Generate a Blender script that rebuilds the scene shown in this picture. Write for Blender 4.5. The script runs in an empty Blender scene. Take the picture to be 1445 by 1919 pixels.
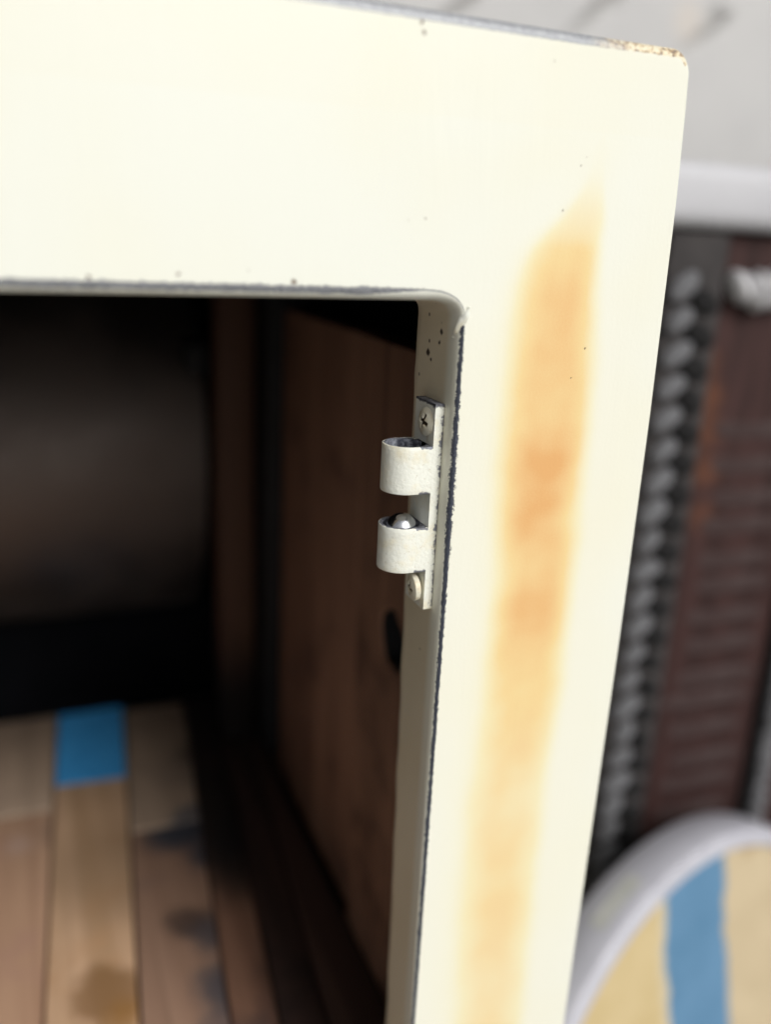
import bpy, bmesh, math, random
from mathutils import Vector, Matrix, noise as mnoise
random.seed(7)
S = bpy.context.scene
COL = S.collection

# ------------------------------------------------------------------ camera, sky, sun, exposure
cam_d = bpy.data.cameras.new('camera')
cam = bpy.data.objects.new('camera', cam_d)
COL.objects.link(cam)
R0 = (0.92734894, -0.37149044, 0.04493099)      # right
R1 = (-0.07039648, -0.29112559, -0.95409131)    # down
R2 = (0.36751636, 0.88161258, -0.29612663)      # forward
m = Matrix.Identity(4)
for i in range(3):
    m[i][0] = R0[i]; m[i][1] = -R1[i]; m[i][2] = -R2[i]
m[0][3], m[1][3], m[2][3] = -0.11632638, -0.22792396, 0.02130008
cam.matrix_world = m
cam_d.sensor_fit = 'VERTICAL'
cam_d.sensor_height = 36.0
cam_d.sensor_width = 27.1
cam_d.lens = 31.096
cam_d.clip_start = 0.01
cam_d.clip_end = 200.0
cam_d.dof.use_dof = True
cam_d.dof.focus_distance = 0.2705
cam_d.dof.aperture_fstop = 3.5
S.camera = cam

SUN_EL, SUN_AZ = math.radians(37), math.radians(163)   # azimuth clockwise from +Y: in front of the cabinet, to the right
w = bpy.data.worlds.new('World'); S.world = w
w.use_nodes = True
nt = w.node_tree
bg = nt.nodes['Background']
sky = nt.nodes.new('ShaderNodeTexSky')
sky.sky_type = 'NISHITA'
sky.sun_disc = False
sky.sun_elevation = SUN_EL
sky.sun_rotation = SUN_AZ
sky.air_density = 1.0
sky.dust_density = 6.0
sky.ozone_density = 0.6
hs = nt.nodes.new('ShaderNodeHueSaturation')
hs.inputs['Saturation'].default_value = 0.12         # thin white overcast
nt.links.new(sky.outputs[0], hs.inputs['Color'])
nt.links.new(hs.outputs[0], bg.inputs['Color'])
bg.inputs['Strength'].default_value = 0.051
sun_d = bpy.data.lights.new('sun', 'SUN')
sun_d.energy = 1.5
sun_d.angle = math.radians(26)
sun_d.color = (1.0, 0.98, 0.94)
sun = bpy.data.objects.new('sun', sun_d)
COL.objects.link(sun)
sd = Vector((math.sin(SUN_AZ)*math.cos(SUN_EL), math.cos(SUN_AZ)*math.cos(SUN_EL), math.sin(SUN_EL)))
sun.rotation_euler = sd.to_track_quat('Z', 'Y').to_euler()
sun.location = (1, -2, 3)
S.view_settings.view_transform = 'Standard'
S.view_settings.look = 'None'
S.view_settings.gamma = 1.0
S.view_settings.exposure = 0.57

# ------------------------------------------------------------------ helpers
def lin(r, g, b):
    f = lambda c: (c/255/12.92) if c <= 10.3 else ((c/255+0.055)/1.055)**2.4
    return (f(r), f(g), f(b), 1.0)

class NT:
    """Small builder for a material's nodes."""
    def __init__(self, name):
        self.m = bpy.data.materials.new(name); self.m.use_nodes = True
        self.t = self.m.node_tree; self.n = self.t.nodes; self.l = self.t.links
        self.b = self.n['Principled BSDF']
        self.tc = self.n.new('ShaderNodeTexCoord')
        self.obj = self.tc.outputs['Object']
        s = self.n.new('ShaderNodeSeparateXYZ'); self.l.new(self.obj, s.inputs[0])
        self.x, self.y, self.z = s.outputs
    def put(self, sock, v):
        if hasattr(v, 'is_output'): self.l.new(v, sock)
        else: sock.default_value = v
    def math(self, op, a, b=0.0, c=0.0, clamp=False):
        n = self.n.new('ShaderNodeMath'); n.operation = op; n.use_clamp = clamp
        self.put(n.inputs[0], a); self.put(n.inputs[1], b); self.put(n.inputs[2], c)
        return n.outputs[0]
    def noise(self, scale, detail=3.0, rough=0.55, vec=None, dist=0.0, stretch=None):
        n = self.n.new('ShaderNodeTexNoise')
        v = vec or self.obj
        if stretch:
            mp = self.n.new('ShaderNodeMapping'); mp.inputs['Scale'].default_value = stretch
            self.l.new(v, mp.inputs['Vector']); v = mp.outputs[0]
        self.l.new(v, n.inputs['Vector'])
        n.inputs['Scale'].default_value = scale; n.inputs['Detail'].default_value = detail
        n.inputs['Roughness'].default_value = rough; n.inputs['Distortion'].default_value = dist
        return n.outputs[0]
    def rng(self, v, a, b, c=0.0, d=1.0, smooth=True):
        n = self.n.new('ShaderNodeMapRange')
        n.interpolation_type = 'SMOOTHSTEP' if smooth else 'LINEAR'
        self.put(n.inputs['Value'], v)
        for k, q in zip(('From Min', 'From Max', 'To Min', 'To Max'), (a, b, c, d)): self.put(n.inputs[k], q)
        return n.outputs[0]
    def mix(self, f, a, b, blend='MIX'):
        n = self.n.new('ShaderNodeMix'); n.data_type = 'RGBA'; n.blend_type = blend
        self.put(n.inputs[0], f); self.put(n.inputs[6], a); self.put(n.inputs[7], b)
        return n.outputs[2]
    def ramp(self, f, stops):
        n = self.n.new('ShaderNodeValToRGB'); self.put(n.inputs[0], f)
        e = n.color_ramp.elements
        while len(e) < len(stops): e.new(0.5)
        for q, (p, c) in zip(e, stops): q.position = p; q.color = c
        return n.outputs[0]
    def curve(self, f, pts):
        n = self.n.new('ShaderNodeFloatCurve'); self.put(n.inputs['Value'], f)
        c = n.mapping.curves[0]
        c.points[0].location = pts[0]; c.points[-1].location = pts[-1]
        for p in pts[1:-1]: c.points.new(*p)
        n.mapping.update()
        return n.outputs[0]
    def attr(self, name):
        n = self.n.new('ShaderNodeAttribute'); n.attribute_name = name
        return n.outputs['Fac']
    def spot(self, p, r0, r1, wob=None):
        """1 inside a blot of radius r0 about point p, 0 beyond r1."""
        n = self.n.new('ShaderNodeVectorMath'); n.operation = 'DISTANCE'
        self.l.new(self.obj, n.inputs[0]); n.inputs[1].default_value = p
        d = n.outputs['Value']
        if wob is not None: d = self.math('ADD', d, wob)
        return self.rng(d, r0, r1, 1.0, 0.0)
    def vmax(self, vals):
        o = vals[0]
        for v in vals[1:]: o = self.math('MAXIMUM', o, v)
        return o
    def bump(self, h, dist, strength=1.0, prev=None):
        n = self.n.new('ShaderNodeBump'); n.inputs['Distance'].default_value = dist
        n.inputs['Strength'].default_value = strength
        self.l.new(h, n.inputs['Height'])
        if prev is not None: self.l.new(prev, n.inputs['Normal'])
        return n.outputs[0]
    def done(self, color, rough=0.5, metal=0.0, normal=None, spec=0.5):
        self.put(self.b.inputs['Base Color'], color); self.put(self.b.inputs['Roughness'], rough)
        self.put(self.b.inputs['Metallic'], metal); self.put(self.b.inputs['Specular IOR Level'], spec)
        if normal is not None: self.l.new(normal, self.b.inputs['Normal'])
        return self.m

def link(name, me, mats=(), parent=None, smooth=35):
    for q in mats: me.materials.append(q)
    if smooth is not None:
        me.polygons.foreach_set('use_smooth', [True]*len(me.polygons))
        me.set_sharp_from_angle(angle=math.radians(smooth))
    o = bpy.data.objects.new(name, me); COL.objects.link(o)
    if parent is not None: child(o, parent)
    return o

def world_loc(o):
    v = Vector((0, 0, 0))
    while o is not None:
        v += o.location; o = o.parent
    return v

def child(o, parent):
    """Parent o while keeping its coordinates in metres of the place (parents are never turned)."""
    o.parent = parent
    o.location = o.location - world_loc(parent)

def pyd(name, verts, faces):
    me = bpy.data.meshes.new(name); me.from_pydata([tuple(v) for v in verts], [], faces); me.update()
    return me

def bm_mesh(bm, name):
    bmesh.ops.recalc_face_normals(bm, faces=bm.faces[:])
    me = bpy.data.meshes.new(name); bm.to_mesh(me); bm.free()
    return me

def box_bm(x0, x1, y0, y1, z0, z1, bev=0.0, seg=2):
    bm = bmesh.new()
    bmesh.ops.create_cube(bm, size=1.0)
    for v in bm.verts:
        v.co = Vector(((x0+x1)/2+v.co.x*(x1-x0), (y0+y1)/2+v.co.y*(y1-y0), (z0+z1)/2+v.co.z*(z1-z0)))
    if bev:
        bmesh.ops.bevel(bm, geom=bm.edges[:], offset=bev, segments=seg, profile=0.5, affect='EDGES')
    return bm

def thing(name, label, cat, loc, group=None):
    o = bpy.data.objects.new(name, None); COL.objects.link(o); o.location = loc
    o.empty_display_size = 0.05
    o['label'] = label; o['category'] = cat
    if group: o['group'] = group
    return o

# ------------------------------------------------------------------ paint and metal
CREAM = (0.775, 0.785, 0.71, 1)
CREAM_AGED = (0.76, 0.71, 0.54, 1)

def cream_frame():
    n = NT('cream_enamel_with_rust')
    big = n.noise(14, 2, 0.5)
    base = n.mix(n.rng(big, 0.35, 0.7), CREAM, (0.78, 0.775, 0.66, 1))
    # rust bleeding through the stile: centre line and half width run down the height
    t = n.math('DIVIDE', n.math('SUBTRACT', 0.05, n.z), 0.35)          # 0 at z=+50 mm, 1 at z=-300 mm
    wv = n.noise(38, 3, 0.55)
    wv2 = n.noise(9, 2, 0.5)
    cen = n.curve(t, [(0.0, 0.40), (0.03, 0.386), (0.057, 0.361), (0.078, 0.326), (0.10, 0.306), (0.143, 0.302), (0.186, 0.31),
                      (0.28, 0.316), (0.38, 0.324), (0.49, 0.318), (0.6, 0.303), (0.73, 0.301), (0.89, 0.313), (1.0, 0.315)])
    hw = n.curve(t, [(0.0, 0.02), (0.03, 0.13), (0.057, 0.30), (0.078, 0.44), (0.10, 0.54), (0.143, 0.62), (0.28, 0.66),
                     (0.38, 0.63), (0.49, 0.66), (0.73, 0.67), (1.0, 0.66)])
    xc = n.math('SUBTRACT', n.math('MULTIPLY', n.x, 10.0), cen)          # in units of 100 mm
    xc = n.math('ADD', xc, n.math('MULTIPLY', n.math('SUBTRACT', wv2, 0.5), 0.05))
    side = n.math('DIVIDE', n.math('ABSOLUTE', xc), n.math('MULTIPLY', hw, 0.235))
    side = n.math('ADD', side, n.math('MULTIPLY', n.math('SUBTRACT', wv, 0.5), 0.22))
    right = n.math('GREATER_THAN', xc, 0.0)
    soft = n.rng(side, 0.70, n.math('SUBTRACT', 1.72, n.math('MULTIPLY', right, 0.40)), 1.0, 0.0)
    core = n.rng(side, 0.2, 1.38, 1.0, 0.0)
    along = n.curve(t, [(0.0, 0.0), (0.02, 0.12), (0.045, 0.30), (0.075, 0.45), (0.10, 0.62), (0.19, 0.72), (0.27, 0.84), (0.34, 0.76), (0.415, 0.78),
                        (0.47, 0.62), (0.62, 0.44), (0.72, 0.47), (0.86, 0.42), (1.0, 0.52)])
    blot = n.noise(42, 2, 0.45)
    depth = n.math('MULTIPLY', n.math('MULTIPLY', core, along), n.rng(blot, 0.22, 0.78, 0.66, 1.16))
    grit = n.noise(1700, 3, 0.7)
    depth = n.math('MULTIPLY', depth, n.rng(grit, 0.3, 0.7, 0.93, 1.07))
    dark = n.vmax([n.spot((0.0285, 0, -0.043), 0.0, 0.023), n.spot((0.0288, 0, -0.058), 0.0, 0.02), n.spot((0.030, 0, -0.0945), 0.0, 0.015)])
    depth = n.math('ADD', depth, n.math('MULTIPLY', dark, n.rng(blot, 0.2, 0.8, 0.10, 0.24)))
    stain = n.ramp(depth, [(0.0, (0.785, 0.765, 0.60, 1)), (0.16, (0.785, 0.705, 0.43, 1)), (0.45, (0.78, 0.585, 0.275, 1)),
                           (0.75, (0.745, 0.47, 0.20, 1)), (1.0, (0.70, 0.375, 0.135, 1)), (1.0, (0.70, 0.375, 0.135, 1))])
    fade = n.math('MULTIPLY', soft, n.rng(along, 0.0, 0.58))
    halo = n.math('MULTIPLY', n.rng(side, 0.9, 3.4, 1.0, 0.0), n.rng(t, 0.05, 0.35, 0.15, 0.55))
    base = n.mix(halo, base, (0.78, 0.755, 0.615, 1))
    col = n.mix(n.math('MULTIPLY', fade, 0.96), base, stain)
    jamb_bounce = n.rng(n.y, 0.004, 0.009)  # warm light bounced off the boards, painted into the jamb's colour
    col = n.mix(n.math('MULTIPLY', jamb_bounce, 0.9), col, n.mix(n.rng(big, 0.35, 0.7), (0.70, 0.625, 0.47, 1), (0.66, 0.575, 0.41, 1)))
    # pin-prick specks in the paint
    vo = n.n.new('ShaderNodeTexVoronoi'); vo.inputs['Scale'].default_value = 155
    n.l.new(n.obj, vo.inputs['Vector'])
    gate = n.math('GREATER_THAN', n.noise(60, 1, 0.5), 0.735)
    pin = n.math('MULTIPLY', n.rng(vo.outputs['Distance'], 0.05, 0.10, 1, 0), gate)
    col = n.mix(n.math('MULTIPLY', pin, 0.35), col, (0.36, 0.24, 0.12, 1))
    wob = n.math('MULTIPLY', n.math('SUBTRACT', n.noise(900, 2, 0.6), 0.5), 0.0016)
    pts = [((-0.0177, 0, 0.0733), 0.9), ((-0.0169, 0, 0.0711), 0.8), ((-0.1007, 0, 0.0092), 0.8), ((-0.0796, 0, 0.0104), 0.85),
           ((-0.0500, 0, 0.0092), 1.1), ((-0.0510, 0.001, 0.0077), 0.9), ((-0.0187, 0, 0.026), 0.42), ((-0.0138, 0, 0.0266), 0.45), ((0.0416, 0, -0.008), 0.45),
           ((0.0218, 0, 0.0685), 0.35), ((0.0336, 0, 0.0432), 0.35), ((0.0376, 0, -0.017), 0.5), ((0.0289, 0, 0.0308), 0.45),
           ((-0.0765, 0, 0.0118), 0.3), ((-0.062, 0, 0.0116), 0.25), ((0.0351, 0, 0.0455), 0.3)]
    sp = n.vmax([n.spot(p, 0.0003*s, 0.0009*s, wob) for p, s in pts])
    col = n.mix(n.math('MULTIPLY', sp, 0.85), col, (0.13, 0.075, 0.045, 1))
    # black specks on the return of the jamb, thickest near its top
    vj = n.n.new('ShaderNodeTexVoronoi'); vj.inputs['Scale'].default_value = 300
    n.l.new(n.obj, vj.inputs['Vector'])
    top = n.rng(n.z, -0.03, -0.004)
    jd = n.math('MULTIPLY', n.rng(vj.outputs['Distance'], 0.14, 0.22, 1, 0),
                n.math('GREATER_THAN', n.noise(170, 2, 0.5), n.rng(top, 0, 1, 0.70, 0.545)))
    jd = n.math('MULTIPLY', jd, n.rng(n.y, 0.006, 0.008))
    js = n.vmax([n.spot((-0.0015, 0.0202, -0.0115), 0.0008, 0.0015, wob), n.spot((-0.0015, 0.0115, -0.0045), 0.0006, 0.0012, wob),
                 n.spot((-0.0015, 0.0178, -0.0135), 0.0003, 0.0009, wob), n.spot((-0.0015, 0.0125, -0.0079), 0.0003, 0.0010, wob)])
    col = n.mix(n.math('MAXIMUM', n.math('MULTIPLY', jd, 0.8), js), col, (0.05, 0.035, 0.028, 1))
    # paint rubbed down to dark metal along the folded edges
    ragged = n.noise(620, 5, 0.75)
    rag2 = n.noise(90, 3, 0.6)
    fleck = n.noise(2400, 2, 0.6)
    wear = n.math('ADD', n.math('ADD', n.attr('wear'), n.math('MULTIPLY', n.math('SUBTRACT', fleck, 0.5), 1.3)), n.math('ADD', n.math('MULTIPLY', n.math('SUBTRACT', ragged, 0.5), 2.3),
                                                 n.math('MULTIPLY', n.math('SUBTRACT', rag2, 0.5), 0.5)))
    wm = n.math('MULTIPLY', n.rng(wear, 0.28, 0.46), n.rng(n.attr('wear'), 0.0, 0.12))
    metal = n.mix(n.rng(fleck, 0.45, 0.75), (0.050, 0.056, 0.078, 1), (0.13, 0.145, 0.18, 1))
    metal = n.mix(n.math('GREATER_THAN', n.z, 0.003), metal, n.mix(n.rng(ragged, 0.3, 0.7), (0.15, 0.155, 0.175, 1), (0.34, 0.35, 0.37, 1)))
    col = n.mix(wm, col, metal)
    # outer top fold: bare grey metal, rusting towards the corner
    ow = n.math('ADD', n.attr('outer_wear'), n.math('MULTIPLY', n.math('SUBTRACT', ragged, 0.5), 1.1))
    rusty = n.rng(n.math('ADD', n.x, n.math('MULTIPLY', n.math('SUBTRACT', rag2, 0.5), 0.03)), 0.030, 0.048)
    om = n.math('MULTIPLY', n.rng(n.math('SUBTRACT', ow, n.math('MULTIPLY', rusty, 0.32)), 0.42, 0.58), n.rng(n.attr('outer_wear'), 0.0, 0.12))
    greym = n.mix(n.rng(ragged, 0.3, 0.7), (0.27, 0.28, 0.30, 1), (0.40, 0.41, 0.43, 1))
    flk = n.noise(700, 3, 0.7)
    rustm = n.ramp(flk, [(0.40, (0.76, 0.71, 0.56, 1)), (0.50, (0.72, 0.61, 0.41, 1)), (0.56, (0.34, 0.22, 0.12, 1)), (0.66, (0.20, 0.18, 0.17, 1))])
    col = n.mix(om, col, n.mix(rusty, greym, rustm))
    worn = n.math('MAXIMUM', wm, n.math('MULTIPLY', om, n.math('SUBTRACT', 1.0, rusty)))
    # brush marks, orange peel, and the paint's thickness at the worn edges
    st = n.noise(90, 3, 0.5, stretch=(1.0, 1.0, 0.12), dist=1.2)
    hgt = n.math('ADD', n.math('MULTIPLY', n.noise(900, 3, 0.6), 0.25), n.math('MULTIPLY', st, n.math('ADD', 0.6, n.math('MULTIPLY', n.spot((-0.004, 0, 0.058), 0.0, 0.038), 2.2))))
    nb = n.bump(hgt, 0.0003, 0.55)
    nb = n.bump(n.math('SUBTRACT', 1.0, n.math('ADD', worn, sp, clamp=True)), 0.00025, 0.7, nb)
    return n.done(col, n.rng(worn, 0, 1, 0.34, 0.55), n.math('MULTIPLY', worn, 0.3), nb, 0.4)

def cream_part(name, col=CREAM, grit=1.0):
    n = NT(name)
    a = n.noise(120, 3, 0.6)
    c = n.mix(n.rng(a, 0.45, 0.75), col, CREAM_AGED)
    pits = n.noise(1100, 3, 0.65)
    c = n.mix(n.math('MULTIPLY', n.rng(pits, 0.62, 0.74), 0.45*grit), c, (0.42, 0.34, 0.2, 1))
    rag = n.noise(600, 4, 0.7)
    wear = n.math('ADD', n.attr('wear'), n.math('MULTIPLY', n.math('SUBTRACT', rag, 0.5), 1.2))
    wm = n.math('MULTIPLY', n.rng(wear, 0.42, 0.6), n.rng(n.attr('wear'), 0.0, 0.1))
    c = n.mix(wm, c, n.mix(n.rng(rag, 0.35, 0.65), (0.06, 0.06, 0.075, 1), (0.24, 0.25, 0.29, 1)))
    nb = n.bump(n.math('ADD', n.noise(800, 4, 0.6), n.math('MULTIPLY', n.noise(260, 2, 0.5), 0.8)), 0.00032, 0.7*grit)
    return n.done(c, 0.5, n.math('MULTIPLY', wm, 0.4), nb, 0.35)

def flat_metal(name, a, b, rough, metal, scale=300, spec=0.4):
    n = NT(name)
    k = n.noise(scale, 4, 0.65)
    return n.done(n.mix(n.rng(k, 0.35, 0.7), a, b), n.rng(k, 0.3, 0.7, rough*0.8, min(1, rough*1.2)), metal, n.bump(k, 0.0002, 0.4), spec)

def wood(name, a, b, c=None, stains=(), grain=(60, 1.2, 60), rough=0.62):
    """a, b: the two tones of the grain; stains (painted shade too): (point, inner, outer, colour, strength)."""
    n = NT(name)
    g = n.noise(1.0, 4, 0.62, stretch=grain, dist=0.7)
    f = n.noise(1.0, 3, 0.6, stretch=(grain[0]*6, grain[1]*4, grain[2]*6))
    col = n.mix(n.rng(g, 0.28, 0.72), a, b)
    col = n.mix(n.math('MULTIPLY', n.rng(f, 0.5, 0.8), 0.35), col, tuple(q*0.45 for q in a[:3])+(1,))
    if c is not None:
        col = n.mix(n.math('MULTIPLY', n.rng(n.noise(22, 3, 0.6), 0.48, 0.72), 0.8), col, c)
    wob = n.math('MULTIPLY', n.math('SUBTRACT', n.noise(45, 4, 0.6), 0.5), 0.022)
    for p, r0, r1, sc, k in stains:
        col = n.mix(n.math('MULTIPLY', n.spot(p, r0, r1, wob), k), col, sc)
    return n.done(col, rough, 0.0, n.bump(n.math('ADD', g, f), 0.0008, 0.4), 0.3)

M_FRAME = cream_frame()
M_PART = cream_part('cream_painted_hardware')
M_SHELL = cream_part('cream_enamel_shell')
M_BARE = flat_metal('bare_blue_grey_steel', (0.07, 0.075, 0.10, 1), (0.40, 0.42, 0.48, 1), 0.5, 0.5, 500)
M_LINER = flat_metal('dark_steel_liner', (0.008, 0.009, 0.012, 1), (0.014, 0.014, 0.018, 1), 0.9, 0.0, 40, 0.1)
M_DRUM = flat_metal('smoked_sheet_metal', (0.19, 0.16, 0.145, 1), (0.25, 0.21, 0.19, 1), 0.60, 0.95, 12)
M_BLACK = flat_metal('black_iron_and_hole_shade', (0.012, 0.012, 0.014, 1), (0.022, 0.022, 0.024, 1), 0.7, 0.0, 60)
def chrome():
    n = NT('polished_steel_ball')
    return n.done((0.80, 0.82, 0.86, 1), n.rng(n.noise(500, 3, 0.6), 0.4, 0.8, 0.16, 0.28), 1.0)
M_BALL = chrome()
def slot_mat():
    n = NT('painted_screw_with_bare_slot')
    rag = n.noise(900, 4, 0.7)
    wm = n.rng(n.math('ADD', n.attr('wear'), n.math('MULTIPLY', n.math('SUBTRACT', rag, 0.5), 0.9)), 0.35, 0.6)
    c = n.mix(n.rng(n.noise(300, 3, 0.6), 0.4, 0.7), (0.72, 0.69, 0.56, 1), (0.62, 0.54, 0.37, 1))
    c = n.mix(wm, c, n.mix(n.rng(rag, 0.4, 0.7), (0.07, 0.05, 0.035, 1), (0.26, 0.19, 0.11, 1)))
    return n.done(c, 0.4, n.math('MULTIPLY', wm, 0.4), n.bump(rag, 0.0002, 0.5))
M_SCREW = slot_mat()

# ------------------------------------------------------------------ the setting: ground
def ground_mat():
    n = NT('grey_concrete')
    a = n.noise(3, 5, 0.6); b = n.noise(90, 3, 0.6)
    return n.done(n.mix(n.rng(a, 0.3, 0.7), (0.25, 0.24, 0.225, 1), (0.36, 0.35, 0.33, 1)), 0.85, 0, n.bump(b, 0.002, 0.5))
GZ = -0.765
g = link('ground', pyd('ground', [(-60, -60, GZ), (60, -60, GZ), (60, 60, GZ), (-60, 60, GZ)], [(0, 1, 2, 3)]), [ground_mat()])
g['kind'] = 'structure'

# ------------------------------------------------------------------ the cabinet
CAB = thing('cabinet', 'cream painted metal cabinet with an open doorway, ball catch and long rust stain', 'cabinet', (-0.17, 0.30, GZ))

def super_arc(cx, cz, rx, rz, a0, a1, k, p=2.0):
    out = []
    for i in range(k):
        a = math.radians(a0 + (a1-a0)*i/(k-1))
        c, s = math.cos(a), math.sin(a)
        out.append((cx + rx*math.copysign(abs(c)**(2/p), c), cz + rz*math.copysign(abs(s)**(2/p), s)))
    return out
def seg(a, b, k):      # open-ended run from a towards b, ends left out
    return [(a[0]+(b[0]-a[0])*i/k, a[1]+(b[1]-a[1])*i/k) for i in range(1, k)]
NT_, NC, NR = 110, 22, 190
def ring(x0, x1, z0, z1, tr, br, bl, tl, p):
    """Closed loop, clockwise from the top left; each corner is (rx, rz)."""
    q = []
    A = super_arc(x0+tl[0], z1-tl[1], tl[0], tl[1], 180, 90, NC, p)
    B = super_arc(x1-tr[0], z1-tr[1], tr[0], tr[1], 90, 0, NC, p)
    C = super_arc(x1-br[0], z0+br[1], br[0], br[1], 0, -90, NC, p)
    D = super_arc(x0+bl[0], z0+bl[1], bl[0], bl[1], -90, -180, NC, p)
    q += A + seg(A[-1], B[0], NT_) + B + seg(B[-1], C[0], NR) + C + seg(C[-1], D[0], NT_) + D + seg(D[-1], A[0], NR)
    return q
inner = ring(-0.36, 0.0004, -0.365, 0.0083, (0.0135, 0.0095), (0.012, 0.012), (0.012, 0.012), (0.012, 0.012), 2.6)
outer = ring(-0.43, 0.0670, -0.752, 0.0735, (0.0042, 0.0048), (0.006, 0.006), (0.006, 0.006), (0.006, 0.006), 2.0)
def lerp_tab(t, tab):
    if t <= tab[0][0]: return tab[0][1]
    for (a, va), (b, vb) in zip(tab, tab[1:]):
        if t <= b: return va + (vb-va)*(t-a)/(b-a)
    return tab[-1][1]
XR = [(-0.75, 0.0650), (-0.278, 0.0664), (-0.206, 0.0671), (-0.106, 0.0683), (-0.031, 0.0684), (0.035, 0.0675), (0.06, 0.0664), (0.074, 0.0655)]
outer = [(x + (lerp_tab(z, XR)-0.0670 if x > 0.05 else 0.0), z + (0.0007*max(0, min(1, (0.05-x)/0.1)) if z > 0.06 else 0)) for x, z in outer]
N = len(inner)
def normals(loop):     # towards the opening (loops run clockwise, so that is to the right)
    out = []
    for i in range(N):
        a, b = loop[i-1], loop[(i+1) % N]
        d = Vector((b[0]-a[0], b[1]-a[1])).normalized()
        out.append(Vector((d.y, -d.x)))
    return out
nin, nout = normals(inner), normals(outer)
def frac_side(i):      # 0 along the rails, 1 along the stiles, blended round the corner
    return abs(nin[i].x)
rows, edge_d, ow_d = [], [], []
def add_row(fn):
    r, e, o = [], [], []
    for i in range(N):
        p, d, q = fn(i)
        r.append(p); e.append(d); o.append(q)
    rows.append(r); edge_d.append(e); ow_d.append(o)
def bend(i):
    f = frac_side(i)
    z = inner[i][1]
    b = 0.0033*(1-f) + 0.0017*f
    yb = 0.0045 if z > -0.10 else 0.0045 - 0.0033*min(1, (-0.10-z)/0.16)
    yb = 0.0038*(1-f) + yb*f
    dep = 0.0298 if z > -0.06 else 0.0298 - 0.006*min(1, (-0.06-z)/0.21)
    if f > 0.9 and z < 0.0: dep += 0.0007*mnoise.noise(Vector((0, 3.1, z*70)))*1.2 + 0.0006*math.exp(-((z+0.0195)/0.004)**2)
    return b, yb, dep
def jamb_row(back, lift):
    def fn(i):
        b, yb, dep = bend(i)
        p, nn = Vector(inner[i]), nin[i]
        q = p + nn*(b-lift)
        return (q.x, dep-back, q.y), 9.0, -99.0
    return fn
add_row(jamb_row(0.0012, 0.012)); add_row(jamb_row(0.0, 0.0014)); add_row(jamb_row(0.0003, 0.0003)); add_row(jamb_row(0.0010, 0.0))
for k in range(1, 9):
    def fn(i, k=k):
        b, yb, dep = bend(i); q = Vector(inner[i]) + nin[i]*b
        y = dep-0.001 + (yb-dep+0.001)*k/9
        return (q.x, y, q.y), 9.0, -99.0
    add_row(fn)
NB = 16
for k in range(NB+1):
    def fn(i, k=k):
        b, yb, dep = bend(i); th = math.pi/2*(1-k/NB)
        q = Vector(inner[i]) + nin[i]*(b*math.sin(th))
        return (q.x, yb-yb*math.cos(th), q.y), 1000*math.hypot(b, yb)*1.11*(1-k/NB), -99.0
    add_row(fn)
for off in (0.0003, 0.0006, 0.001, 0.0016, 0.003, 0.006):
    def fn(i, off=off):
        q = Vector(inner[i]) - nin[i]*off
        return (q.x, 0.0, q.y), -1000*off, -99.0
    add_row(fn)
def mid(i):
    a = Vector(inner[i]) - nin[i]*0.006; b = Vector(outer[i]) + nout[i]*0.003
    q = (a+b)/2
    return (q.x, 0.0, q.y), -99.0, -99.0
add_row(mid)
for off in (0.003, 0.002, 0.001, 0.0005):
    def fn(i, off=off):
        q = Vector(outer[i]) + nout[i]*off
        return (q.x, 0.0, q.y), -99.0, -1000*off
    add_row(fn)
for k in range(0, 11):
    def fn(i, k=k):
        up = max(0.0, -nout[i].y)
        r = 0.0016 + 0.0014*up
        th = math.pi/2*k/10
        q = Vector(outer[i]) - nout[i]*(r*math.sin(th))
        return (q.x, r-r*math.cos(th), q.y), -99.0, 1000*r*th
    add_row(fn)
def last(i):
    up = max(0.0, -nout[i].y); r = 0.0016 + 0.0014*up
    q = Vector(outer[i]) - nout[i]*r
    return (q.x, 0.030, q.y), -99.0, 20.0
add_row(last)
verts = [p for r in rows for p in r]
faces = []
for k in range(len(rows)-1):
    for i in range(N):
        j = (i+1) % N
        faces.append((k*N+i, k*N+j, (k+1)*N+j, (k+1)*N+i))
me = pyd('front_frame', verts, faces)
wear, owear = [], []
for k in range(len(rows)):
    for i in range(N):
        x, z = inner[i]; e = edge_d[k][i]
        f = frac_side(i)
        wv = 0.0
        if e < 8:
            if z > 0.0:
                c_, h = 1.0, 1.55
                if x > -0.030: h = 1.55 - 1.15*min(1, (x+0.030)/0.016); c_ = 0.9 - 0.6*min(1, (x+0.030)/0.016)
                if x > -0.0115 or f > 0.5: h = 0.30 if x < -0.004 else 0.12
            else:
                c_, h = 1.05, lerp_tab(z, [(-0.30, 0.8), (-0.22, 1.0), (-0.14, 1.3), (-0.09, 1.6), (-0.05, 2.1), (-0.02, 1.5), (-0.003, 1.4), (0.001, 0.3)])
            wv = max(0.0, 1.0-abs(e-c_)/h)
            wv = min(1.0, wv*1.25)
        wear.append(wv)
        o = ow_d[k][i]; ov = 0.0
        up = max(0.0, -nout[i].y)
        if up > 0.6:
            if o > -0.6 and o < 19: ov = min(1.0, (o+0.55)/0.9)
            ov *= 1.0
        elif o > 0.7 and o < 19 and nout[i].x < -0.3:
            ov = 0.36
        owear.append(max(0.0, ov))
for nm, dat in (('wear', wear), ('outer_wear', owear)):
    a = me.attributes.new(nm, 'FLOAT', 'POINT'); a.data.foreach_set('value', dat)
bm = bmesh.new(); bm.from_mesh(me); bmesh.ops.recalc_face_normals(bm, faces=bm.faces[:]); bm.to_mesh(me); bm.free()
frame = link('front_frame', me, [M_FRAME], CAB, 50)

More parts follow.
